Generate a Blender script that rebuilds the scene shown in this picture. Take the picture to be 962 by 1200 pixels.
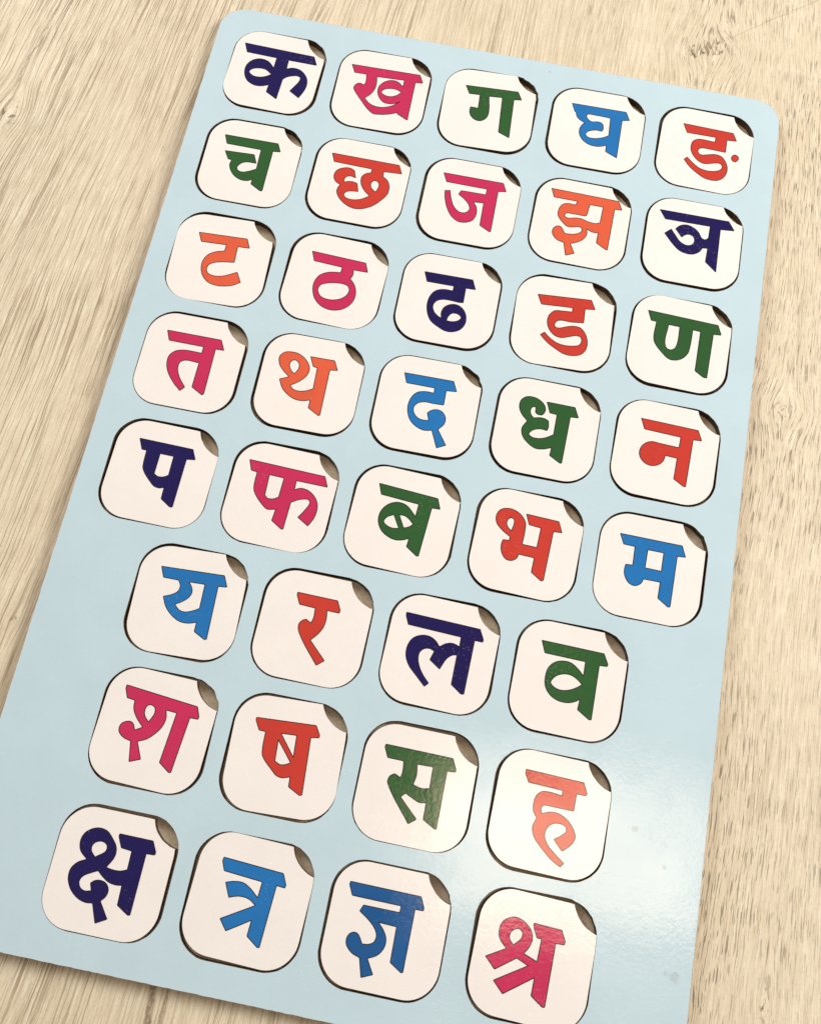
import bpy, bmesh, math, random
from mathutils import Vector, Matrix
from mathutils.geometry import tessellate_polygon

for o in list(bpy.data.objects):
    bpy.data.objects.remove(o)
scene = bpy.context.scene
COL = scene.collection
R = math.radians
MM = 0.001
PITCH = 0.045                 # distance between two tile centres, metres
TOP = 0.0042                   # height of the board's printed face above the table
LAYER = 0.0032                 # depth of the cut-out layer

# ---------------------------------------------------------------- camera
cam_data = bpy.data.cameras.new('camera')
cam_data.sensor_fit = 'VERTICAL'
cam_data.sensor_height = 24.0
cam_data.lens = 24.0 * 1161.5 / 1200.0
cam_data.clip_start = 0.01
cam_data.clip_end = 50
camera = bpy.data.objects.new('camera', cam_data)
COL.objects.link(camera)
_rot = Matrix(((0.98084862, 0.19342652, 0.02285116),
               (-0.1914407, 0.93581143, 0.29598551),
               (0.03586707, -0.29469162, 0.95491906))).transposed().to_4x4()
camera.matrix_world = Matrix.Translation(((2.33490680 - 2.008) * PITCH, (-6.26140254 + 3.5) * PITCH,
                                          7.58199103 * PITCH + TOP)) @ _rot
scene.camera = camera

# ---------------------------------------------------------------- room light
world = bpy.data.worlds.new('World')
scene.world = world
world.use_nodes = True
wbg = world.node_tree.nodes['Background']
wbg.inputs[0].default_value = (1.0, 0.97, 0.935, 1)
wbg.inputs[1].default_value = 0.215

def area(name, loc, target, sx, sy, power, color):
    d = bpy.data.lights.new(name, 'AREA')
    d.shape = 'RECTANGLE'; d.size = sx; d.size_y = sy
    d.energy = power; d.color = color
    o = bpy.data.objects.new(name, d)
    COL.objects.link(o)
    o.location = loc
    o.rotation_euler = (Vector(target) - Vector(loc)).to_track_quat('-Z', 'Y').to_euler()
    return o
area('window_light', (1.00, 0.46, 0.86), (0.03, 0.0, 0), 0.62, 0.62, 18.4, (1.0, 0.98, 0.955))
area('top_left_fill', (-1.00, 0.86, 0.84), (0, 0.05, 0), 0.62, 0.5, 14.0, (1.0, 0.98, 0.955))  # added fill from the upper left, brightens the top and softens shadows
lamp = area('ceiling_lamp', (0.43, -0.10, 2.0), (0.43, -0.10, 0), 0.60, 0.32, 5.0, (1.0, 0.76, 0.54))
lamp.rotation_euler.z = R(4)

scene.view_settings.view_transform = 'Standard'
scene.view_settings.look = 'None'
scene.view_settings.exposure = 0.06
scene.view_settings.gamma = 1.0
scene.cycles.max_bounces = 6
scene.cycles.use_denoising = True

# ---------------------------------------------------------------- materials
def lin(c):
    return tuple((v / 255 / 12.92) if v / 255 <= 0.04045 else ((v / 255 + 0.055) / 1.055) ** 2.4 for v in c) + (1,)

class NT:
    """small helper that writes shader nodes"""
    def __init__(s, name):
        s.m = bpy.data.materials.new(name)
        s.m.use_nodes = True
        s.t = s.m.node_tree
        s.b = s.t.nodes['Principled BSDF']
    def put(s, sock, v):
        if v is None: return
        if hasattr(v, 'links'): s.t.links.new(v, sock)
        else: sock.default_value = v
    def n(s, typ, ins=None, **kw):
        nd = s.t.nodes.new(typ)
        for k, v in kw.items(): setattr(nd, k, v)
        for k, v in (ins or {}).items(): s.put(nd.inputs[k], v)
        return nd
    def math(s, op, a, b=None, c=None, clamp=False):
        nd = s.n('ShaderNodeMath', operation=op, use_clamp=clamp)
        s.put(nd.inputs[0], a)
        if b is not None: s.put(nd.inputs[1], b)
        if c is not None: s.put(nd.inputs[2], c)
        return nd.outputs[0]
    def coord(s):
        return s.n('ShaderNodeTexCoord').outputs['Object']
    def sep(s, v):
        return s.n('ShaderNodeSeparateXYZ', {0: v}).outputs
    def comb(s, x, y, z=0.0):
        return s.n('ShaderNodeCombineXYZ', {0: x, 1: y, 2: z}).outputs[0]
    def noise(s, vec, scale, detail=2.0, rough=0.5, dist=0.0):
        return s.n('ShaderNodeTexNoise', {'Vector': vec, 'Scale': scale, 'Detail': detail, 'Roughness': rough, 'Distortion': dist}).outputs[0]
    def ramp(s, v, lo, hi, a=0.0, b=1.0):
        nd = s.n('ShaderNodeMapRange', {0: v, 1: lo, 2: hi, 3: a, 4: b}, interpolation_type='SMOOTHSTEP')
        return nd.outputs[0]
    def mix(s, f, a, b, blend='MIX'):
        nd = s.n('ShaderNodeMix', data_type='RGBA', blend_type=blend, clamp_factor=True)
        s.put(nd.inputs[0], f); s.put(nd.inputs[6], a); s.put(nd.inputs[7], b)
        return nd.outputs[2]
    def bump(s, h, dist, strength=1.0, prev=None):
        nd = s.n('ShaderNodeBump', {'Height': h, 'Distance': dist, 'Strength': strength})
        if prev is not None: s.put(nd.inputs['Normal'], prev)
        return nd.outputs[0]

def spots(nt, co, col, pts, dark):
    """dirt marks with a place and shape of their own: (x mm, y mm, radius mm, strength)"""
    x, y, z = nt.sep(co)
    wob = nt.noise(co, 900.0, 2.0)
    acc = None
    for px, py, r, k in pts:
        dx = nt.math('SUBTRACT', x, px * MM); dy = nt.math('SUBTRACT', y, py * MM)
        d = nt.math('SQRT', nt.math('ADD', nt.math('MULTIPLY', dx, dx), nt.math('MULTIPLY', dy, dy)))
        d = nt.math('ADD', nt.math('DIVIDE', d, r * MM), nt.math('MULTIPLY', nt.math('SUBTRACT', wob, 0.5), 1.3))
        f = nt.ramp(d, 0.55, 1.05, k, 0.0)
        acc = f if acc is None else nt.math('MAXIMUM', acc, f)
    return nt.mix(acc, col, dark)

def laminate(name, rgb, mottle=0.03, spots_at=None, rough=0.10, speck=False):
    nt = NT(name)
    co = nt.coord()
    base = lin(rgb)
    geo = nt.n('ShaderNodeNewGeometry').outputs['Position']
    m = nt.noise(geo, 55.0, 4.0, 0.6)
    dk = tuple(c * (1 - mottle * 2) for c in base[:3]) + (1,)
    lt = tuple(min(1, c * (1 + mottle)) for c in base[:3]) + (1,)
    col = nt.mix(nt.ramp(m, 0.3, 0.7), dk, lt)
    # faint paper fibre / print dots
    fib = nt.noise(geo, 2600.0, 2.0, 0.6)
    col = nt.mix(nt.ramp(fib, 0.25, 0.75, 0.0, 0.05), col, (0.25, 0.22, 0.2, 1))
    # rare specks of dust in the lamination
    vor = nt.n('ShaderNodeTexVoronoi', {'Vector': geo, 'Scale': 70.0}, feature='F1')
    d = vor.outputs['Distance']; rnd = nt.sep(vor.outputs['Color'])[0]
    sp = nt.math('MULTIPLY', nt.ramp(d, 0.012, 0.03, 1.0, 0.0), nt.math('GREATER_THAN', rnd, 0.90))
    col = nt.mix(nt.math('MULTIPLY', sp, 0.45), col, (0.12, 0.10, 0.09, 1))
    if speck:
        v3 = nt.n('ShaderNodeTexVoronoi', {'Vector': geo, 'Scale': 1350.0}, feature='F1')
        r3 = nt.sep(v3.outputs['Color'])[1]
        where_ = nt.ramp(nt.noise(geo, 38.0, 3.0), 0.54, 0.66)
        f3 = nt.math('MULTIPLY', nt.math('MULTIPLY', nt.ramp(v3.outputs['Distance'], 0.12, 0.30, 1.0, 0.0), nt.math('GREATER_THAN', r3, 0.62)), where_)
        col = nt.mix(nt.math('MULTIPLY', f3, 0.24), col, (0.75, 0.66, 0.58, 1))
    if spots_at: col = spots(nt, co, col, spots_at, (0.30, 0.30, 0.29, 1))
    nt.put(nt.b.inputs['Base Color'], col)
    sm = nt.noise(geo, 24.0, 5.0, 0.65, 0.6)
    nt.put(nt.b.inputs['Roughness'], nt.ramp(sm, 0.3, 0.7, rough - 0.03, rough + 0.05))
    nt.put(nt.b.inputs['IOR'], 1.5)
    # orange peel of the film, plus grains trapped under it
    peel = nt.noise(geo, 700.0, 3.0, 0.6)
    wav = nt.noise(geo, 45.0, 2.0, 0.5)
    v2 = nt.n('ShaderNodeTexVoronoi', {'Vector': geo, 'Scale': 1500.0}, feature='F1').outputs['Distance']
    grain = nt.math('MULTIPLY', nt.ramp(v2, 0.10, 0.35, 1.0, 0.0), nt.ramp(nt.noise(geo, 60.0, 3.0), 0.5, 0.62))
    b = nt.bump(wav, 0.00010, 1.0)
    b = nt.bump(peel, 0.000025, 1.0, b)
    b = nt.bump(grain, 0.000015, 1.0, b)
    nt.put(nt.b.inputs['Normal'], b)
    return nt.m

def charred(name, a, b):
    nt = NT(name)
    co = nt.n('ShaderNodeNewGeometry').outputs['Position']
    n1 = nt.noise(co, 420.0, 4.0, 0.6)
    x, y, z = nt.sep(co)
    lay = nt.noise(nt.comb(nt.math('MULTIPLY', x, 150.0), nt.math('MULTIPLY', y, 150.0), nt.math('MULTIPLY', z, 2500.0)), 1.0, 2.0)
    f = nt.ramp(nt.math('ADD', nt.math('MULTIPLY', n1, 0.6), nt.math('MULTIPLY', lay, 0.4)), 0.35, 0.65)
    nt.put(nt.b.inputs['Base Color'], nt.mix(f, lin(a), lin(b)))
    nt.put(nt.b.inputs['Roughness'], 0.75)
    nt.put(nt.b.inputs['Normal'], nt.bump(n1, 0.00012, 0.8))
    return nt.m

def fibreboard(name):
    nt = NT(name)
    co = nt.n('ShaderNodeNewGeometry').outputs['Position']
    n1 = nt.noise(co, 900.0, 4.0, 0.7)
    n2 = nt.noise(co, 90.0, 3.0, 0.6)
    c = nt.mix(nt.ramp(n2, 0.35, 0.65), lin((214, 198, 172)), lin((198, 180, 154)))
    c = nt.mix(nt.ramp(n1, 0.4, 0.75, 0.0, 0.35), c, lin((120, 100, 76)))
    nt.put(nt.b.inputs['Base Color'], c)
    nt.put(nt.b.inputs['Roughness'], 0.8)
    nt.put(nt.b.inputs['Normal'], nt.bump(n1, 0.0001, 0.7))
    return nt.m

def px(xu, yv):     # board grid position -> metres on the table
    return ((xu - 2.008) * PITCH, (yv + 3.5) * PITCH)

def oak():
    nt = NT('whitewashed_oak')
    co = nt.coord()
    x, y, z = nt.sep(co)
    # slow wander of the grain, fanning out a little from left to right
    w = nt.noise(nt.comb(nt.math('MULTIPLY', x, 7.0), nt.math('MULTIPLY', y, 3.0)), 1.0, 2.0)
    slope = nt.math('MULTIPLY_ADD', x, -0.3, 0.04)
    xs = nt.math('SUBTRACT', x, nt.math('MULTIPLY', slope, y))
    xs = nt.math('ADD', xs, nt.math('MULTIPLY', nt.math('SUBTRACT', w, 0.5), 0.030))
    w2 = nt.noise(nt.comb(nt.math('MULTIPLY', x, 70.0), nt.math('MULTIPLY', y, 40.0)), 1.0, 3.0)
    xs = nt.math('ADD', xs, nt.math('MULTIPLY', nt.math('SUBTRACT', w2, 0.5), 0.0016))
    smudge = None
    for kx, ky, sx, sy, amp, dark in KNOTS:
        dx = nt.math('SUBTRACT', x, kx); dy = nt.math('SUBTRACT', y, ky)
        r2 = nt.math('ADD', nt.math('POWER', nt.math('ABSOLUTE', nt.math('DIVIDE', dx, sx)), 2.0),
                     nt.math('POWER', nt.math('ABSOLUTE', nt.math('DIVIDE', dy, sy)), 2.0))
        g = nt.math('EXPONENT', nt.math('MULTIPLY', r2, -1.0))
        xs = nt.math('SUBTRACT', xs, nt.math('MULTIPLY', nt.math('MULTIPLY', dx, g), amp))
        if dark > 0:
            nn = nt.noise(nt.comb(nt.math('MULTIPLY', dx, 420.0), nt.math('MULTIPLY', dy, 170.0), kx * 50), 1.0, 5.0, 0.7, 1.2)
            gs = nt.math('EXPONENT', nt.math('MULTIPLY', r2, -4.0))
            s_ = nt.math('MULTIPLY', nt.ramp(nt.math('MULTIPLY', gs, nt.ramp(nn, 0.46, 0.62)), 0.12, 0.8), dark)
            smudge = s_ if smudge is None else nt.math('MAXIMUM', smudge, s_)
    def streak(fx, fy, detail=3.0, rough=0.55, off=0.0):
        return nt.noise(nt.comb(nt.math('MULTIPLY', xs, fx), nt.math('MULTIPLY', y, fy), off), 1.0, detail, rough)
    broad = streak(30, 4, 5, 0.6, 3.0)
    mid = streak(160, 16, 5, 0.68, 7.0)
    fine = streak(1100, 60, 4, 0.75, 11.0)
    lines = streak(1700, 18, 3, 0.6, 17.0)
    pores = streak(2100, 110, 2, 0.5, 23.0)
    patch = nt.noise(nt.comb(nt.math('MULTIPLY', x, 30.0), nt.math('MULTIPLY', y, 14.0), 5.0), 1.0, 4.0, 0.6)
    grit = nt.noise(nt.comb(nt.math('MULTIPLY', x, 1300.0), nt.math('MULTIPLY', y, 800.0), 9.0), 1.0, 3.0, 0.7)
    cloud = nt.noise(nt.comb(nt.math('MULTIPLY', x, 120.0), nt.math('MULTIPLY', y, 80.0), 2.0), 1.0, 5.0, 0.65)
    c = nt.mix(nt.ramp(broad, 0.35, 0.64), lin(OAK_A), lin(OAK_B))
    c = nt.mix(nt.ramp(cloud, 0.48, 0.66, 0.0, 0.32), c, lin(OAK_C))
    c = nt.mix(nt.ramp(mid, 0.48, 0.68, 0.0, 0.26), c, lin(OAK_C))
    c = nt.mix(nt.ramp(fine, 0.50, 0.36, 0.0, 0.75), c, lin(OAK_L))
    c = nt.mix(nt.ramp(fine, 0.52, 0.68, 0.0, 0.5), c, lin(OAK_D))
    c = nt.mix(nt.ramp(grit, 0.50, 0.70, 0.0, 0.35), c, lin(OAK_D))
    # ruled lines of the open grain, mostly on the left half
    m1 = nt.ramp(nt.math('ADD', nt.math('MULTIPLY', mid, 0.5), nt.math('MULTIPLY', patch, 0.5)), 0.43, 0.58)
    left = nt.ramp(x, -0.02, 0.08, 1.0, 0.35)
    lf = nt.math('MULTIPLY', nt.ramp(lines, 0.52, 0.585), nt.math('MULTIPLY', left, nt.math('MULTIPLY_ADD', m1, 0.45, 0.34)))
    c = nt.mix(lf, c, lin(OAK_E))
    # short dark pores, mostly on the right half
    m2 = nt.ramp(nt.math('ADD', nt.math('MULTIPLY', broad, 0.5), nt.math('MULTIPLY', patch, 0.5)), 0.42, 0.58, 0.35, 1.0)
    side = nt.ramp(x, 0.0, 0.12, 0.30, 1.0)
    pr = nt.math('MULTIPLY', nt.math('MULTIPLY', nt.ramp(pores, 0.57, 0.63), m2), side)
    c = nt.mix(nt.math('MULTIPLY', pr, 0.72), c, lin(OAK_F))
    c = nt.mix(smudge, c, lin((96, 80, 62)))
    # long dark mineral streaks: x at y = 0 of the streak, slope, y range, width, strength
    for x0, yc, sl, y0, y1, wd, k in STREAKS:
        xc = nt.math('MULTIPLY_ADD', nt.math('SUBTRACT', y, yc), sl, x0)
        d = nt.math('ABSOLUTE', nt.math('SUBTRACT', x, nt.math('ADD', xc, nt.math('MULTIPLY', nt.math('SUBTRACT', cloud, 0.5), 0.005))))
        f = nt.math('MULTIPLY', nt.ramp(d, wd * 0.2, wd, k, 0.0), nt.math('MULTIPLY', nt.ramp(y, y0, y0 + 0.012), nt.ramp(y, y1 - 0.012, y1, 1.0, 0.0)))
        f = nt.math('MULTIPLY', f, nt.ramp(grit, 0.3, 0.55, 0.35, 1.0))
        c = nt.mix(f, c, lin((112, 92, 68)))
    nt.put(nt.b.inputs['Base Color'], c)
    nt.put(nt.b.inputs['Roughness'], nt.ramp(fine, 0.3, 0.7, 0.50, 0.66))
    nt.put(nt.b.inputs['IOR'], 1.42)
    h = nt.math('SUBTRACT', nt.math('MULTIPLY', fine, 0.5), nt.math('MULTIPLY', nt.math('ADD', pr, lf), 0.7))
    nt.put(nt.b.inputs['Normal'], nt.bump(h, 0.00012, 0.8))
    return nt.m

OAK_A = (222, 208, 180); OAK_B = (215, 200, 172); OAK_C = (205, 188, 157); OAK_D = (184, 166, 137)
OAK_L = (233, 222, 197); OAK_E = (148, 126, 97); OAK_F = (100, 84, 64)
# x, y, size x, size y, bend of the grain, darkness
KNOTS = [(-0.1945, 0.1185, 0.010, 0.013, 0.85, 0.85),
         (0.0835, 0.2105, 0.012, 0.013, 0.8, 0.9), (0.0925, 0.2155, 0.010, 0.015, 0.8, 0.8),
         (0.1335, 0.0509, 0.010, 0.010, 0.75, 0.6),
         (0.1440, -0.1560, 0.004, 0.012, 0.8, 0.9), (0.1190, -0.1620, 0.003, 0.006, 0.5, 0.9),
         (-0.1265, -0.0846, 0.003, 0.004, 0.5, 0.6), (-0.085, 0.02, 0.02, 0.03, 0.6, 0)]
STREAKS = [(-0.0470, -0.1900, -0.02, -0.30, -0.172, 0.0017, 0.75), (-0.0428, -0.1900, 0.02, -0.30, -0.176, 0.0009, 0.6),
           (-0.1920, 0.1600, 0.12, 0.125, 0.30, 0.0008, 0.55), (-0.1875, 0.1600, 0.11, 0.145, 0.22, 0.0006, 0.45),
           (0.1000, 0.2240, 1.25, 0.212, 0.27, 0.0007, 0.30)]

INK = {'navy': (20, 8, 78), 'pink': (196, 42, 86), 'green': (42, 88, 42), 'blue': (28, 112, 178),
       'dblue': (16, 84, 142), 'red': (198, 58, 44), 'orange': (219, 92, 60)}
SPOTS = [(95.5, -111.5, 1.3, 0.35), (106.5, -121.5, 0.9, 0.35), (113.5, -153.5, 1.9, 0.3), (110.6, -153.0, 0.8, 0.25),
         (-59.2, -112.0, 0.8, 0.6), (-96.0, 131.0, 0.35, 0.6), (21.5, 182.5, 0.5, 0.6)]
MAT = {}
MAT['oak'] = oak()
MAT['blue_face'] = laminate('light_blue_laminate', (192, 213, 220), 0.012, SPOTS)
MAT['cream'] = laminate('cream_laminate', (240, 232, 225), 0.010)
for k, v in INK.items():
    MAT[k] = laminate('ink_' + k, v, 0.03, speck=True)
MAT['outline'] = laminate('ink_outline', (28, 18, 22), 0.02)
MAT['char'] = charred('laser_charred_edge', (54, 38, 26), (110, 82, 58))
MAT['edge'] = charred('board_cut_edge', (150, 112, 78), (184, 150, 112))
MAT['fibre'] = fibreboard('bare_fibreboard')
TILES = [
('ka', 'navy', -90.36, 157.5, -0.5, 0.3, -1.36, '-1540,1156! 1435,1138! 1636,740! 450,720! 465,278! 722,379 1053,337 1380,40 1480,-265 1452,-601 1310,-1017! 874,-768! 1029,-457 1141,-183 1131,-20 995,30 780,-22 579,-126 444,-269! 429,-1285! -55,-1032! -41,-673! -292,-789 -601,-825 -963,-666 -1169,-330 -1190,81 -1018,373 -735,515 -405,483 -208,347 -65,188! -63,717! -1343,725!|-1006,-207 -883,-39 -654,45 -379,45 -71,-135! -287,-298 -537,-386 -815,-371'),
('kha', 'pink', -45.36, 157.5, 0.0, 0.3, 0.93, '-1438,1104! 1444,1116! 1623,741! 1314,706! 1311,-1193! 855,-964! 866,-898! 493,-1052 152,-1131 -113,-1146 -367,-983 -706,-621 -1057,-205 -1144,-60 -1118,109 -955,240 -787,186! -728,231 -715,463 -757,728! -1253,722!|-307,692! 845,732! 852,395! 613,593 314,626 27,475 -136,197 -130,-74 2,-345 214,-518 486,-534 695,-459 863,-350! 507,-648 172,-768 -141,-766 -384,-665 -612,-457! -421,-240 -293,29 -262,335|10,-29 135,142 368,216 616,212 835,120! 667,-66 441,-176 192,-161'),
('ga', 'green', -0.36, 157.5, -0.15, 0.45, 2.08, '-1051,1073! 1130,1112! 1322,730! 1005,694! 1036,-1199! 579,-1002! 520,715! -34,686! 5,397 48,82 32,-294 -94,-503 -260,-586 -464,-553 -656,-391 -732,-164 -717,42! -403,28! -416,699! -861,684!'),
('gha', 'blue', 44.64, 157.5, 0.35, 0.35, 0.61, '-1163,1113! 1099,1119! 1279,737! 984,676! 973,-1186! 494,-970! 485,-657! 311,-745 54,-798 -261,-746 -553,-542 -689,-253 -672,17 -540,257! -789,393 -897,532 -942,700! -999,726!|-472,683 -97,712 493,694! 526,-174! 300,-315 -39,-427 -305,-412 -417,-303 -361,-159 -154,-48 40,-8 211,-26! 260,74 210,331 75,410 -276,375 -421,469 -489,578'),
('nga', 'red', 89.64, 157.5, 0.4, -0.15, -1.38, '-1034,1111! 1030,1099! 1206,745! 813,704! 827,96! 173,108 -197,72 -291,-56 -252,-179 -134,-241 122,-179 420,-97 689,-137 923,-423 1004,-718 935,-1047 746,-1274 494,-1350 140,-1316 -236,-1120 -528,-903 -788,-614! -674,-481! -376,-735 -90,-902 223,-947 523,-896 727,-784 785,-614 690,-490 515,-495 263,-582 6,-633 -226,-542 -508,-241 -593,56 -524,366 -320,495 -11,505 344,495! 357,738! -836,702!|D 1102,-128 1134,6 1222,75 1331,43 1388,-59 1359,-182 1263,-263 1164,-239'),
('ca', 'green', -90.36, 112.5, 0.4, 0.0, 0.45, '-1280,1122! 910,1127! 1082,761! 782,725! 780,-1179! 691,-1188! 268,-946! 280,-740! 75,-833 -186,-836 -482,-694 -700,-432 -774,-217 -747,-5! -897,16! -1105,376! 82,425! 253,37! -171,11 -362,-106 -455,-304 -396,-420 -230,-473 15,-397 323,-221! 302,704! -1115,722!'),
('cha', 'red', -45.36, 112.5, 0.3, 0.45, -0.21, '-1350,1116! 1411,1113! 1588,740! 863,684! 876,456! 1097,299 1221,20 1219,-285 1014,-658 734,-971 387,-1171 54,-1234 -316,-1124 -660,-846 -790,-596 -778,-416 -722,-276! -948,-147 -1057,85 -995,355 -768,518 -470,563 -299,482! -185,163! -391,205 -553,144 -618,2 -603,-123! -463,-67 -251,-36 -66,-82! 42,-440! -200,-467 -403,-537 -488,-682 -386,-811 -116,-854 213,-767 534,-545! 241,-295 69,-2 53,276 169,445 371,525! 385,708! -1190,736!|717,-318! 512,-134 470,60 573,195 731,168 809,7 783,-177'),
('ja', 'pink', -0.36, 112.5, 0.5, 0.35, -0.02, '-1277,1158! 1159,1157! 1330,786! 1013,733! 1029,-1168! 960,-1163! 564,-960! 540,85! 135,49! 283,-171 334,-461 240,-781 -31,-948 -331,-953 -624,-766 -861,-416 -1018,4 -1082,345! -881,388! -767,7 -570,-354 -323,-526 -111,-506 25,-352 3,-181 -165,35 -515,289! -440,473! 557,483! 567,750! -1090,762!'),
('jha', 'orange', 44.64, 112.5, 0.15, 0.15, -0.89, '-1378,1356! 1348,1346! 1534,968! 1243,951! 1231,-956! 1172,-959! 761,-733! 767,-276! 520,-283 291,-195! 329,-435 202,-712 -26,-888 -245,-987! -21,-1393! -344,-1551! -500,-996! -767,-934 -997,-714 -1025,-497 -892,-317 -743,-308 -608,-476 -526,-582! -251,-558 -9,-463 108,-337 76,-195 -36,-161 -221,-213 -474,-246 -717,-77 -923,177 -939,476 -809,733 -604,806 -320,795! -265,985! -1219,979!|241,939! 781,947! 766,203! 584,131 279,152 -12,225 -247,207 -538,140 -670,210 -636,344 -403,372 135,380! 192,433!'),
('nya', 'navy', 89.64, 112.5, 0.25, 0.5, 0.05, '-1461,1269! 1312,1269! 1564,883! 1013,831! 1022,-1130! 574,-754! 601,-132! 391,-156! 304,-332 68,-504 -183,-533 -490,-450 -772,-215 -1156,223! -914,458! -713,193 -492,-57 -225,-159 -21,-81 52,107 -19,290 -176,356 -361,292 -467,170! -749,508! -577,694 -329,771 -64,703 169,528 322,288 455,242 581,343! 600,893! -1199,877!'),
('tta', 'orange', -90.36, 67.5, -0.4, -0.35, 2.08, '-1044,1058! 864,1085! 1031,693! 567,685! 578,-24! 159,-73 -161,-153 -364,-283 -416,-483 -323,-656 -75,-732 251,-689 518,-567 782,-426! 997,-843! 700,-1022 384,-1109 52,-1120 -262,-1024 -505,-783 -629,-472 -628,-138 -481,151 -222,316 105,411! 121,689! -872,670!'),
('ttha', 'pink', -45.36, 67.5, 0.3, -0.2, -1.86, '-1164,1062! 984,1044! 1151,659! 586,631! 625,424 570,218! 767,26 905,-274 914,-652 743,-977 459,-1188 139,-1257 -216,-1188 -529,-958 -710,-622 -756,-251 -632,91 -383,282 -106,365 141,401! 143,644! -988,666!|-540,-509 -487,-305 -267,-170 9,-88 341,-54 544,-100 643,-243 614,-464 454,-670 193,-805 -94,-842 -365,-775'),
('ddha', 'navy', -0.36, 67.5, 0.0, 0.5, 0.42, '-1116,1065! 781,1068! 951,665! 575,655! 582,9! 388,-7 134,12 -199,1 -431,-102 -539,-312 -474,-556 -320,-712 -128,-812! -176,-589 -100,-317 122,-155 368,-128 621,-264 784,-535 806,-855 669,-1138 407,-1296 121,-1317 -191,-1196 -520,-984 -707,-650 -773,-289 -715,76 -550,322 -276,434 100,444! 105,654! -955,653!|83,-876! 113,-694 230,-530 391,-498 547,-559 615,-639 524,-783 331,-868'),
('dda', 'red', 44.64, 67.5, -0.15, 0.05, 2.08, '-1088,1069! 993,1157! 1170,775! 788,737! 791,133! 341,88 -194,66 -302,-69 -264,-224 -117,-244 121,-158 401,-77 693,-105 926,-364 1020,-668 993,-992 814,-1227 538,-1319 209,-1307 -180,-1125 -490,-927 -791,-645! -650,-511! -433,-712 -125,-888 209,-944 493,-918 730,-832 799,-638 734,-489 567,-462 328,-536 10,-636 -242,-588 -498,-333 -596,-27 -547,260 -364,468 -78,504 314,525! 314,711! -906,664!'),
('nna', 'green', 89.64, 67.5, 0.0, 0.45, -1.62, '-1378,1135! 1354,1115! 1522,725! 1224,686! 1218,-1196! 1096,-1207! 742,-1005! 727,684! 423,695! 415,-50 373,-337 186,-612 -83,-745 -310,-739 -561,-570 -943,-167 -1002,28 -994,722! -1204,728!|-521,704! -85,705! -83,-31 -137,-229 -265,-342 -433,-322 -528,-183'),
('ta', 'pink', -90.36, 22.5, -0.5, -0.15, 0.0, '-1159,1131! 938,1131! 1135,731! 815,723! 845,-1160! 784,-1208! 346,-968! 354,41! -220,33 -356,-76 -370,-326 -252,-613 85,-1031! -60,-1203! -397,-910 -674,-568 -817,-240 -821,119 -652,335 -390,435 348,454! 351,726! -987,728!'),
('tha', 'orange', -45.36, 22.5, 0.4, 0.45, 0.6, '-184,1090! 739,1092! 928,717! 641,682! 654,-1189! 599,-1213! 173,-979! 176,-659! -90,-737 -374,-736 -688,-600 -940,-385 -1133,-34! -800,116! -1059,324 -1271,573 -1328,877 -1188,1076 -956,1140 -663,1121 -384,973 -161,703 -115,488 -185,251 -412,-16 -686,-212! -541,-351 -291,-381 -60,-322 187,-185! 162,686! 3,700!|-639,273! -819,438 -895,648 -819,806 -682,834 -537,696 -525,497'),
('da', 'blue', -0.36, 22.5, 0.1, 0.45, 0.57, '-1051,1168! 823,1172! 1001,777! 614,740! 617,150! 235,136 -128,135 -352,34 -461,-141 -422,-352 -247,-535 -36,-589 181,-568! 76,-276! 206,-150 396,-82 605,-128 771,-335 769,-596 582,-857! 973,-1416! 656,-1585! 368,-934! 76,-983 -220,-899 -503,-673 -651,-354 -680,-53 -598,271 -433,471 -164,555 180,557! 171,768! -904,773!'),
('dha', 'green', 44.64, 22.5, 0.3, 0.25, -0.37, '-138,1085! 926,1083! 1107,691! 809,663! 771,-1222! 704,-1228! 292,-1009! 309,-693! 1,-814 -274,-838 -578,-688 -821,-438 -889,-150 -743,174! -1009,436 -1122,676 -1099,967 -925,1138 -688,1175 -434,1110 -200,917 -146,709 -237,527 -417,519 -502,588! -510,785! -623,783 -691,658 -651,469 -529,342! -317,400 -116,399 36,331! 69,55 31,-62! -125,-38 -359,-80 -539,-205 -599,-326 -462,-427 -182,-423 44,-340 304,-164! 307,652! 34,668!'),
('na', 'red', 89.64, 22.5, 0.0, 0.3, -1.43, '-1069,1127! 1077,1113! 1256,728! 940,698! 913,-1192! 845,-1208! 447,-992! 461,-161! 14,-153! -27,-369 -160,-549 -383,-652 -624,-635 -847,-473 -943,-237 -884,35 -712,218 -523,292 -281,283 468,271! 480,699! -887,721!'),
('pa', 'navy', -90.36, -22.5, 0.5, -0.3, -0.94, '-1096,1161! 912,1153! 1097,782! 784,729! 791,-1140! 696,-1153! 313,-921! 296,-486! 123,-546 -64,-517 -241,-390 -655,62 -695,264 -722,758! -903,760!|-206,741! 300,740! 322,-1! 152,-102 -39,-128 -201,-55!'),
('pha', 'pink', -45.36, -22.5, 0.05, -0.4, -1.56, '-1441,1153! 1384,1134! 1570,758! 420,745! 433,392! 613,493 850,498 1120,374 1345,115 1415,-158 1382,-495 1242,-822! 815,-586! 978,-301 1095,56 1021,143 830,119 616,27 426,-108! 411,-1141! 342,-1145! -62,-913! -34,-475! -342,-535 -530,-426 -972,31 -1026,227 -1049,746! -1274,765!|-590,748! -41,742! -50,-4! -218,-113 -431,-134 -556,-39!'),
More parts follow.
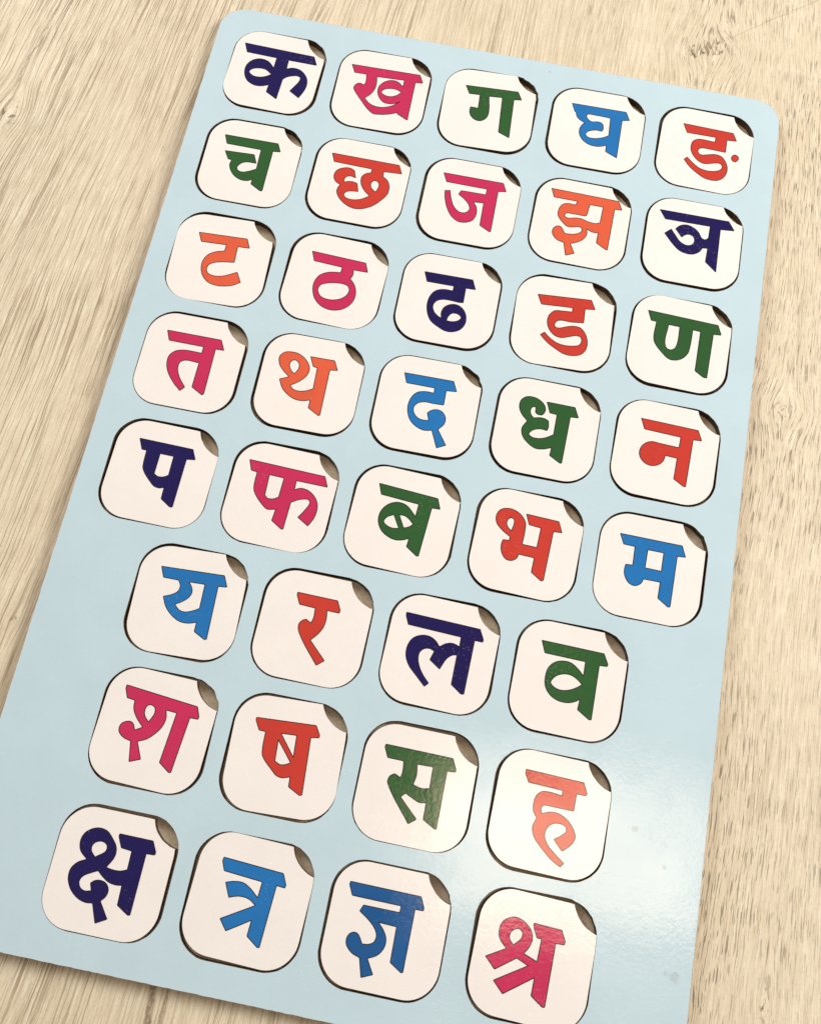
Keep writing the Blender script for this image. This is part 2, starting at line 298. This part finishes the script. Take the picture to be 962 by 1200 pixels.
('ba', 'green', -0.36, -22.5, 0.0, -0.25, -2.08, '-1129,1185! 1059,1111! 1223,735! 925,712! 857,-1150! 791,-1166! 367,-906! 392,-596! 174,-701 -48,-755 -332,-710 -652,-522 -833,-218 -846,108 -717,388 -521,560 -264,643 26,589 426,260! 437,739! -966,793!|-343,148! -55,-316! -300,-355 -533,-289 -642,-192 -580,-13|-155,185! 39,199 215,118 410,-40! 284,-173 108,-257!'),
('bha', 'red', 44.64, -22.5, 0.25, 0.1, -2.0, '-215,1103! 975,1093! 1157,705! 850,680! 832,-1179! 754,-1214! 362,-981! 365,-440! -203,-435! -253,-608 -422,-729 -619,-716 -792,-536 -877,-273 -855,-36! -626,-10! -635,131! -944,302 -1209,546 -1266,821 -1157,1054 -960,1151 -725,1158 -427,1044 -200,789 -161,593 -152,-46! 381,-44! 392,705! -51,730!|-629,349! -808,498 -848,694 -757,828 -624,810 -585,655'),
('ma', 'blue', 89.64, -22.5, -0.25, -0.2, -0.5, '-1205,1093! 1041,1088! 1205,687! 912,665! 888,-1220! 815,-1243! 423,-994! 434,-406! -169,-411! -224,-573 -434,-716 -651,-663 -837,-425 -881,-196 -858,0! -610,13! -621,710! -1037,723!|-155,688! 423,690! 420,0! -168,7!'),
('ya', 'blue', -68.27, -66.83, 0.2, 0.0, 2.08, '-1160,1116! 1089,1137! 1257,745! 951,722! 954,-1171! 883,-1190! 479,-974! 487,-645! 197,-722 -108,-704 -409,-545 -677,-285 -855,69! -579,184 -387,339 -357,537 -457,722! -1006,740!|-86,717! 483,722! 481,-151! 246,-278 -1,-353 -197,-320 -397,-143! -158,0 29,176 97,380 36,563'),
('ra', 'red', -23.26, -66.83, 0.1, -0.3, -0.93, '-807,1128! 624,1122! 792,798! 768,704! 340,711! 384,401 346,86 218,-171 15,-424! 658,-1019! 419,-1228! -339,-369 -481,-133 -501,54 -404,198 -297,259! -102,160! -59,342 -78,704! -648,723! -809,1029!'),
('la', 'navy', 21.74, -67.14, 0.0, -0.1, -1.61, '-1437,1166! 1187,1148! 1375,804! 1361,724! 1078,720! 1087,-1174! 989,-1189! 602,-944! 587,94! 428,46 272,-103 99,-519! -292,-278! -204,41! -374,96 -554,55 -689,-98 -695,-326 -603,-568 -436,-810 -164,-1076! -284,-1211! -638,-913 -968,-614 -1131,-313 -1151,23 -1028,318 -798,474 -504,515 -256,420 -65,236! 129,387 342,451 611,392! 596,731! -1287,757! -1430,1051!'),
('va', 'green', 66.73, -67.5, 0.05, 0.0, -0.94, '-1130,1173! 1057,1164! 1245,820! 1226,748! 957,727! 969,-1164! 897,-1173! 459,-921! 486,-566! 269,-705 21,-770 -278,-750 -561,-609 -753,-355 -803,-68 -751,280 -566,508 -321,610 -21,608 266,445 477,248! 471,753! -957,762!|-593,-208 -483,20 -247,165 47,192 286,94 477,-50! 297,-201 24,-345 -228,-389 -461,-328'),
('sha', 'pink', -67.64, -111.28, -0.15, 0.0, -2.08, '-1316,1225! 1217,1068! 1358,763! 1356,672! 1073,659! 981,-1200! 913,-1217! 524,-974! 599,710! 222,722! 299,475 262,177 94,-115 -129,-347 -398,-489! -117,-1020! -463,-1179! -619,-527! -908,-460 -1105,-291 -1108,-76 -965,55 -787,80 -688,6 -606,-155! -369,-2! -683,278 -850,529 -897,792! -1176,817! -1318,1114!|-231,205! -416,378 -470,546 -432,720 -318,772 -167,710 -119,557'),
('ssa', 'red', -22.95, -111.37, 0.35, 0.1, 2.08, '-1183,1117! 844,1167! 1019,857! 1003,783! 737,751! 790,-1122! 717,-1150! 306,-935! 297,-615! 17,-685 -172,-639 -345,-493 -749,-70 -784,100 -795,706! -1019,716! -1189,1027!|-276,729! 259,745! 282,16!|-323,509! 227,-165! 73,-245 -100,-280 -305,-191!'),
('sa', 'green', 22.05, -111.96, -0.1, -0.5, -0.49, '-1238,1167! 1049,1162! 1225,811! 1213,745! 936,716! 939,-1166! 876,-1172! 462,-958! 450,-418! 223,-452 -10,-368 -279,-251! -417,-401! 237,-994! -3,-1183! -867,-147 -940,-5 -900,178 -753,289! -541,193! -511,398 -548,750! -1095,753! -1255,1075!|-85,740! 456,757! 470,53! 204,-2 -88,66! -39,391'),
('ha', 'red', 66.92, -112.41, 0.35, 0.3, -1.43, '-1033,1228! 924,1216! 1087,895! 1070,821! 749,809! 745,246! -246,232! -328,127 -273,-58! 1,55 287,57 557,-55 812,-289 939,-568 863,-789 587,-1077! 256,-771! 475,-604 621,-418 563,-294 340,-241 135,-297 -28,-477 -55,-722 77,-964 329,-1178 709,-1430! 610,-1569! 261,-1395 -110,-1107 -392,-831 -497,-547 -415,-220! -555,-45 -597,223 -543,478 -392,634 -146,671 284,645! 289,821! -880,833! -1025,1088!'),
('ksa', 'navy', -69.08, -157.37, -0.45, -0.45, -0.35, '-1,1234! 1114,1232! 1294,911! 1282,826! 1003,809! 1009,-1076! 936,-1091! 538,-868! 509,-270! 316,-296 57,-257 -198,-112 -359,10! -558,-93 -793,-249 -860,-410 -777,-589 -614,-660 -398,-616! -489,-400! -387,-304 -190,-258 5,-316 122,-472 110,-670 -26,-859! 334,-1334! -2,-1520! -251,-963! -496,-986 -808,-887 -1092,-652 -1238,-355 -1231,-91 -1084,121 -818,274! -1094,500 -1181,783 -1114,1031 -917,1206 -688,1279 -425,1239 -190,1051 12,791 36,530 -137,157! 85,126 329,136 546,220! 527,796! 168,829! -7,1155!|-579,388! -747,554 -768,716 -665,847 -465,895 -304,810 -284,648'),
('tra', 'blue', -24.07, -157.37, 0.35, 0.3, -2.08, '-1125,1074! 875,1026! 1046,701! 1030,615! 755,624! 714,-1272! 649,-1287! 247,-1039! 258,-554! -450,-1041! -727,-731! 254,-107! 61,12 -164,57 -403,28 -635,-62! -860,355! -594,440 -317,465 -77,373 267,132! 283,629! -1001,679! -1136,954!'),
('jna', 'dblue', 20.92, -157.37, 0.3, 0.1, -0.43, '-1412,1192! 903,1187! 1062,868! 1054,785! 787,780! 776,-1119! 714,-1131! 331,-910! 315,152! -279,169! -58,-52 61,-284 46,-541 -110,-778 -402,-939! -137,-1365! -482,-1513! -647,-966! -915,-878 -1131,-684 -1172,-502 -1104,-338 -964,-268 -854,-294 -658,-557! -473,-535 -304,-437 -257,-253 -330,-75 -550,137 -934,382! -855,576! 329,583! 328,790! -1270,791! -1426,1097!'),
('sra', 'pink', 68.08, -156.6, 0.45, -0.15, -2.07, '-148,1039! 751,1031! 920,722! 904,622! 630,607! 632,-1286! 557,-1303! 156,-1063! 160,-527! -731,-1206! -1088,-888! -104,-234! -494,-92! -1120,-570! -1472,-256! -870,108! -1117,329 -1201,568 -1152,838 -978,1009 -748,1079 -493,1024 -250,854 -125,624 -153,361 -306,85! 153,-57! 168,634! 19,632! -156,957!|-679,255! -829,413 -840,587 -729,726 -563,765 -458,676 -461,514'),
]

# ---------------------------------------------------------------- geometry helpers
def rounded(hx, hy, r, n=14, cx=0.0, cy=0.0):
    pts = []
    for sx, sy, a0 in ((1, 1, 0), (-1, 1, 90), (-1, -1, 180), (1, -1, 270)):
        for i in range(n + 1):
            a = R(a0 + 90 * i / n)
            pts.append((cx + sx * (hx - r) + r * math.cos(a), cy + sy * (hy - r) + r * math.sin(a)))
    return pts

def obj(name, me, parent=None):
    o = bpy.data.objects.new(name, me)
    COL.objects.link(o)
    if parent: o.parent = parent
    return o

def inset(loop, d):
    """move a counter-clockwise loop inwards by d (negative: outwards)"""
    out = []; n = len(loop)
    for i in range(n):
        a = Vector(loop[i - 1]); b = Vector(loop[i]); c = Vector(loop[(i + 1) % n])
        e1 = (b - a); e2 = (c - b)
        if e1.length < 1e-9: e1 = e2
        if e2.length < 1e-9: e2 = e1
        e1.normalize(); e2.normalize()
        t = e1 + e2
        if t.length < 1e-6: t = e1
        t.normalize()
        nrm = Vector((-t.y, t.x))
        k = max(0.5, nrm.dot(Vector((-e1.y, e1.x))))
        p = b + nrm * (d / k)
        out.append((p.x, p.y))
    return out

def plate(name, loops, z0, z1, bev, mats, parent=None, bottom=True):
    """a slab with holes: loops[0] outer (ccw), the others holes (ccw too).
    mats: face, outer wall, hole wall; bev: tiny rounding of the upper edges"""
    vs = []; fs = []; mi = []
    tops = []
    for li, lp in enumerate(loops):
        n = len(lp)
        s = 1 if li == 0 else -1
        rings = [[(x, y, z0) for x, y in lp], [(x, y, z1 - bev) for x, y in lp],
                 [(x, y, z1 - bev * 0.3) for x, y in inset(lp, s * bev * 0.3)],
                 [(x, y, z1) for x, y in inset(lp, s * bev)]]
        idx = []
        for rg in rings:
            idx.append(list(range(len(vs), len(vs) + n))); vs += rg
        for q in range(3):
            for i in range(n):
                j = (i + 1) % n
                f = (idx[q][i], idx[q][j], idx[q + 1][j], idx[q + 1][i])
                fs.append(f if li == 0 else f[::-1])
                mi.append((1 if li == 0 else 2) if q < 2 else (1 if li == 0 else 2))
        tops.append(idx[3])
        if li == 0: bots = [idx[0]]
        else: bots.append(idx[0])
    def cap(ixs, up, m):
        polys = [[Vector((vs[i][0], vs[i][1], 0)) for i in ix] for ix in ixs]
        flat = [i for ix in ixs for i in ix]
        for t in tessellate_polygon(polys):
            a, b, c = (Vector(vs[flat[k]]) for k in t)
            nz = (b - a).cross(c - a).z
            if abs(nz) < 1e-14: continue
            f = tuple(flat[k] for k in t)
            fs.append(f if (nz > 0) == up else f[::-1]); mi.append(m)
    cap(tops, True, 0)
    if bottom: cap(bots, False, 1)
    me = bpy.data.meshes.new(name)
    me.from_pydata(vs, [], fs)
    for m in mats: me.materials.append(m)
    for p, m in zip(me.polygons, mi): p.material_index = m
    me.update()
    return obj(name, me, parent)

def empty(name, loc):
    o = bpy.data.objects.new(name, None)
    o.empty_display_size = 0.01
    COL.objects.link(o)
    o.location = loc
    return o

# ---------------------------------------------------------------- the table
bm = bmesh.new()
v = [bm.verts.new(p) for p in ((-0.9, -0.9, 0), (0.9, -0.9, 0), (0.9, 0.9, 0), (-0.9, 0.9, 0),
                               (-0.9, -0.9, -0.025), (0.9, -0.9, -0.025), (0.9, 0.9, -0.025), (-0.9, 0.9, -0.025))]
bm.faces.new(v[:4]); bm.faces.new(v[7:3:-1])
for i in range(4):
    j = (i + 1) % 4
    bm.faces.new((v[i], v[i + 4], v[j + 4], v[j]))
me = bpy.data.meshes.new('tabletop'); bm.to_mesh(me); bm.free()
me.materials.append(MAT['oak'])
table = obj('tabletop', me)
table['kind'] = 'structure'

# ---------------------------------------------------------------- the board
X0, Y1 = px(-0.635, 0.655); X1, Y0 = px(4.652, -7.654)
bcx, bcy = (X0 + X1) / 2, (Y0 + Y1) / 2
bhx, bhy = (X1 - X0) / 2, (Y1 - Y0) / 2
board = empty('puzzle_board', (bcx, bcy, 0))
board['label'] = 'light blue rounded board with cut-out windows holding the letter tiles on the oak table'
board['category'] = 'puzzle board'
HH = 0.4345 * PITCH
rnd = random.Random(4)
outer = rounded(bhx, bhy, 0.0108, 16)
outer2 = []
for i in range(len(outer)):                      # slightly frayed sawn edge
    a = Vector(outer[i]); b = Vector(outer[(i + 1) % len(outer)])
    L = (b - a).length
    k = max(1, int(L / 0.0015))
    nrm = Vector((b.y - a.y, a.x - b.x)).normalized() if L > 1e-9 else Vector((0, 0))
    for q in range(k):
        p = a.lerp(b, q / k) + nrm * rnd.uniform(-1, 1) * 0.00007
        outer2.append((p.x, p.y))
loops = [outer2]
for key, colr, tx, ty, ox, oy, rt, data in TILES:
    hl = []
    cx, cy = tx * MM - bcx, ty * MM - bcy
    chip = rnd.choice((0.00005, 0.00008, 0.00015, 0.00022))     # frayed rim beside the thumb notch
    for q, (x, y) in enumerate(rounded(HH, HH, 0.0108, 12)):
        am = chip if q < 13 else 0.00004
        hl.append((x + cx + rnd.uniform(-1, 1) * am, y + cy + rnd.uniform(-1, 1) * am))
    loops.append(hl)
face = plate('face_layer', loops, TOP - LAYER, TOP, 0.00010, [MAT['blue_face'], MAT['edge'], MAT['char']], board, bottom=False)
back = plate('backing_layer', [outer2], 0.0, TOP - LAYER, 0.00002, [MAT['fibre'], MAT['edge'], MAT['edge']], board)

# ---------------------------------------------------------------- letters
def parse(txt):
    out = []
    for c in txt.split('|'):
        if c.startswith('D '): c = c[2:]; dot = True
        else: dot = False
        pts = []; fl = []
        for t in c.split():
            fl.append(t.endswith('!')); x, y = t.rstrip('!').split(',')
            pts.append(Vector((int(x) * 1e-5, int(y) * 1e-5)))
        out.append((dot, smooth(pts, fl)))
    return out

def smooth(P, F):
    """corners stay (very slightly rounded), other points are joined by a centripetal spline"""
    n = len(P); out = []
    def cr(p0, p1, p2, p3, t):
        a = t * t; b = a * t
        return 0.5 * ((2 * p1) + (p2 - p0) * t + (2 * p0 - 5 * p1 + 4 * p2 - p3) * a + (3 * p1 - p0 - 3 * p2 + p3) * b)
    for i in range(n):
        j = (i + 1) % n
        p1, p2 = P[i], P[j]
        seg = (p2 - p1).length
        p0 = P[i - 1]; p3 = P[(j + 1) % n]
        if F[i]: p0 = p1 - (p2 - p1) * (0.999 if F[j] else 0.6)
        if F[j]: p3 = p2 + (p2 - p1) * (0.999 if F[i] else 0.6)
        # keep tangents in proportion where long and short spans meet
        l0 = (p1 - p0).length; l3 = (p3 - p2).length
        if l0 > 1e-9: p0 = p1 - (p1 - p0) * (seg / l0)
        if l3 > 1e-9: p3 = p2 + (p3 - p2) * (seg / l3)
        if F[i] and F[j]:
            out.append((p1, True)); continue
        k = max(3, min(9, int(seg / 0.0005)))
        for q in range(k):
            out.append((cr(p0, p1, p2, p3, q / k), q == 0 and F[i]))
    res = []
    m = len(out)
    for i in range(m):
        p, c = out[i]
        if c:
            a = out[i - 1][0]; b = out[(i + 1) % m][0]
            ra = min(0.00022, (a - p).length * 0.3); rb = min(0.00022, (b - p).length * 0.3)
            pa = p + (a - p).normalized() * ra; pb = p + (b - p).normalized() * rb
            res += [pa, (pa + pb + 2 * p) / 4, pb]
        else: res.append(p)
    cl = []
    for p in res:
        if not cl or (p - cl[-1]).length > 1e-6: cl.append(p)
    return [(p.x, p.y) for p in cl]

def signed(lp):
    return sum(lp[i - 1][0] * lp[i][1] - lp[i][0] * lp[i - 1][1] for i in range(len(lp))) / 2

def letter(name, txt, mat, edge, parent):
    parts = parse(txt)
    vs = []; fs = []; mi = []
    def fill(lps):
        base = len(vs)
        for lp in lps: vs.extend((x, y, 0.00003) for x, y in lp)
        for t in tessellate_polygon([[Vector((x, y, 0)) for x, y in lp] for lp in lps]):
            a, b, c = (Vector(vs[base + k]) for k in t)
            nz = (b - a).cross(c - a).z
            if abs(nz) < 1e-14: continue
            f = tuple(base + k for k in t)
            fs.append(f if nz > 0 else f[::-1]); mi.append(0)
    body = [lp for d, lp in parts if not d]
    body = [lp if signed(lp) > 0 else lp[::-1] for lp in body]
    fill(body)
    dots = [lp if signed(lp) > 0 else lp[::-1] for d, lp in parts if d]
    for lp in dots: fill([lp])
    for lp in body + dots:                        # thin printed contour
        w = 0.00014
        a = inset(lp, w); b = inset(lp, -w); n = len(lp); base = len(vs)
        vs.extend((x, y, 0.00005) for x, y in a); vs.extend((x, y, 0.00005) for x, y in b)
        for i in range(n):
            j = (i + 1) % n
            fs.append((base + i, base + n + i, base + n + j, base + j)); mi.append(1)
    me = bpy.data.meshes.new(name)
    me.from_pydata(vs, [], fs)
    me.materials.append(mat); me.materials.append(edge)
    for p, m in zip(me.polygons, mi): p.material_index = m
    me.update()
    return obj(name, me, parent)

# ---------------------------------------------------------------- tiles
TH = 0.4232 * PITCH
def tile_outline(rg):
    """rounded square with the thumb notch bitten out of its upper right corner"""
    base = rounded(TH, TH, 0.0104, 14)
    cx = (0.464 + rg.uniform(-.006, .006)) * PITCH; cy = (0.498 + rg.uniform(-.006, .006)) * PITCH
    rr = (0.256 + rg.uniform(-.008, .006)) * PITCH
    out = [p for p in base if math.hypot(p[0] - cx, p[1] - cy) > rr]
    # the first kept points follow the right edge upward: rotate so that the gap is at the end
    gap = max(range(len(out)), key=lambda i: math.hypot(out[i][0] - out[i - 1][0], out[i][1] - out[i - 1][1])
              if (out[i][0] < out[i - 1][0] and out[i][1] > 0 and out[i - 1][0] > 0 and out[i-1][1] < out[i][1]) else 0)
    out = out[gap:] + out[:gap]                    # starts at the top edge, ends at the right edge
    ya = TH; xa = cx - math.sqrt(max(0, rr * rr - (ya - cy) ** 2))
    xb = TH; yb = cy - math.sqrt(max(0, rr * rr - (xb - cx) ** 2))
    a0 = math.atan2(yb - cy, xb - cx); a1 = math.atan2(ya - cy, xa - cx)
    if a1 > a0: a1 -= 2 * math.pi
    arc = []
    for i in range(13):
        a = a0 + (a1 - a0) * i / 12
        r = rr + (rg.uniform(-1, 1) * 0.00006 if 0 < i < 12 else 0)
        arc.append((cx + r * math.cos(a), cy + r * math.sin(a)))
    return out + arc

ORD = ['first', 'second', 'third', 'fourth', 'fifth']
ROW = ['top row', 'second row', 'third row', 'fourth row', 'fifth row', 'sixth row', 'seventh row', 'bottom row']
CN = {'navy': 'dark navy', 'pink': 'crimson pink', 'green': 'dark green', 'blue': 'sky blue', 'dblue': 'deep blue',
      'red': 'red', 'orange': 'orange'}
counts = [5, 5, 5, 5, 5, 4, 4, 4]
where = []
for r_, c_ in enumerate(counts):
    for i in range(c_): where.append((r_, i, c_))
rg = random.Random(11)
for (key, colr, tx, ty, ox, oy, rt, data), (r_, i, c_) in zip(TILES, where):
    t = empty('letter_tile', ((tx + ox) * MM, (ty + oy) * MM, TOP - LAYER + 0.00004))
    t.rotation_euler = (R(rg.uniform(-.22, .22)), R(rg.uniform(-.22, .22)), R(rt))
    side = 'leftmost' if i == 0 else 'rightmost' if i == c_ - 1 else ORD[i] + ' from the left'
    t['label'] = 'cream tile with %s Hindi letter %s, %s in the %s' % (CN[colr], key, side, ROW[r_])
    t['category'] = 'letter tile'
    t['group'] = 'notched Hindi letter tiles set in the board'
    h = LAYER - 0.0001 + rg.uniform(-.00012, .00012)
    body = plate('tile_body', [tile_outline(rg)], 0.0, h, 0.00012, [MAT['cream'], MAT['char'], MAT['char']], t)
    lt = letter('printed_letter', data, MAT[colr], MAT['outline'], t)
    lt.location = (0, 0, h)
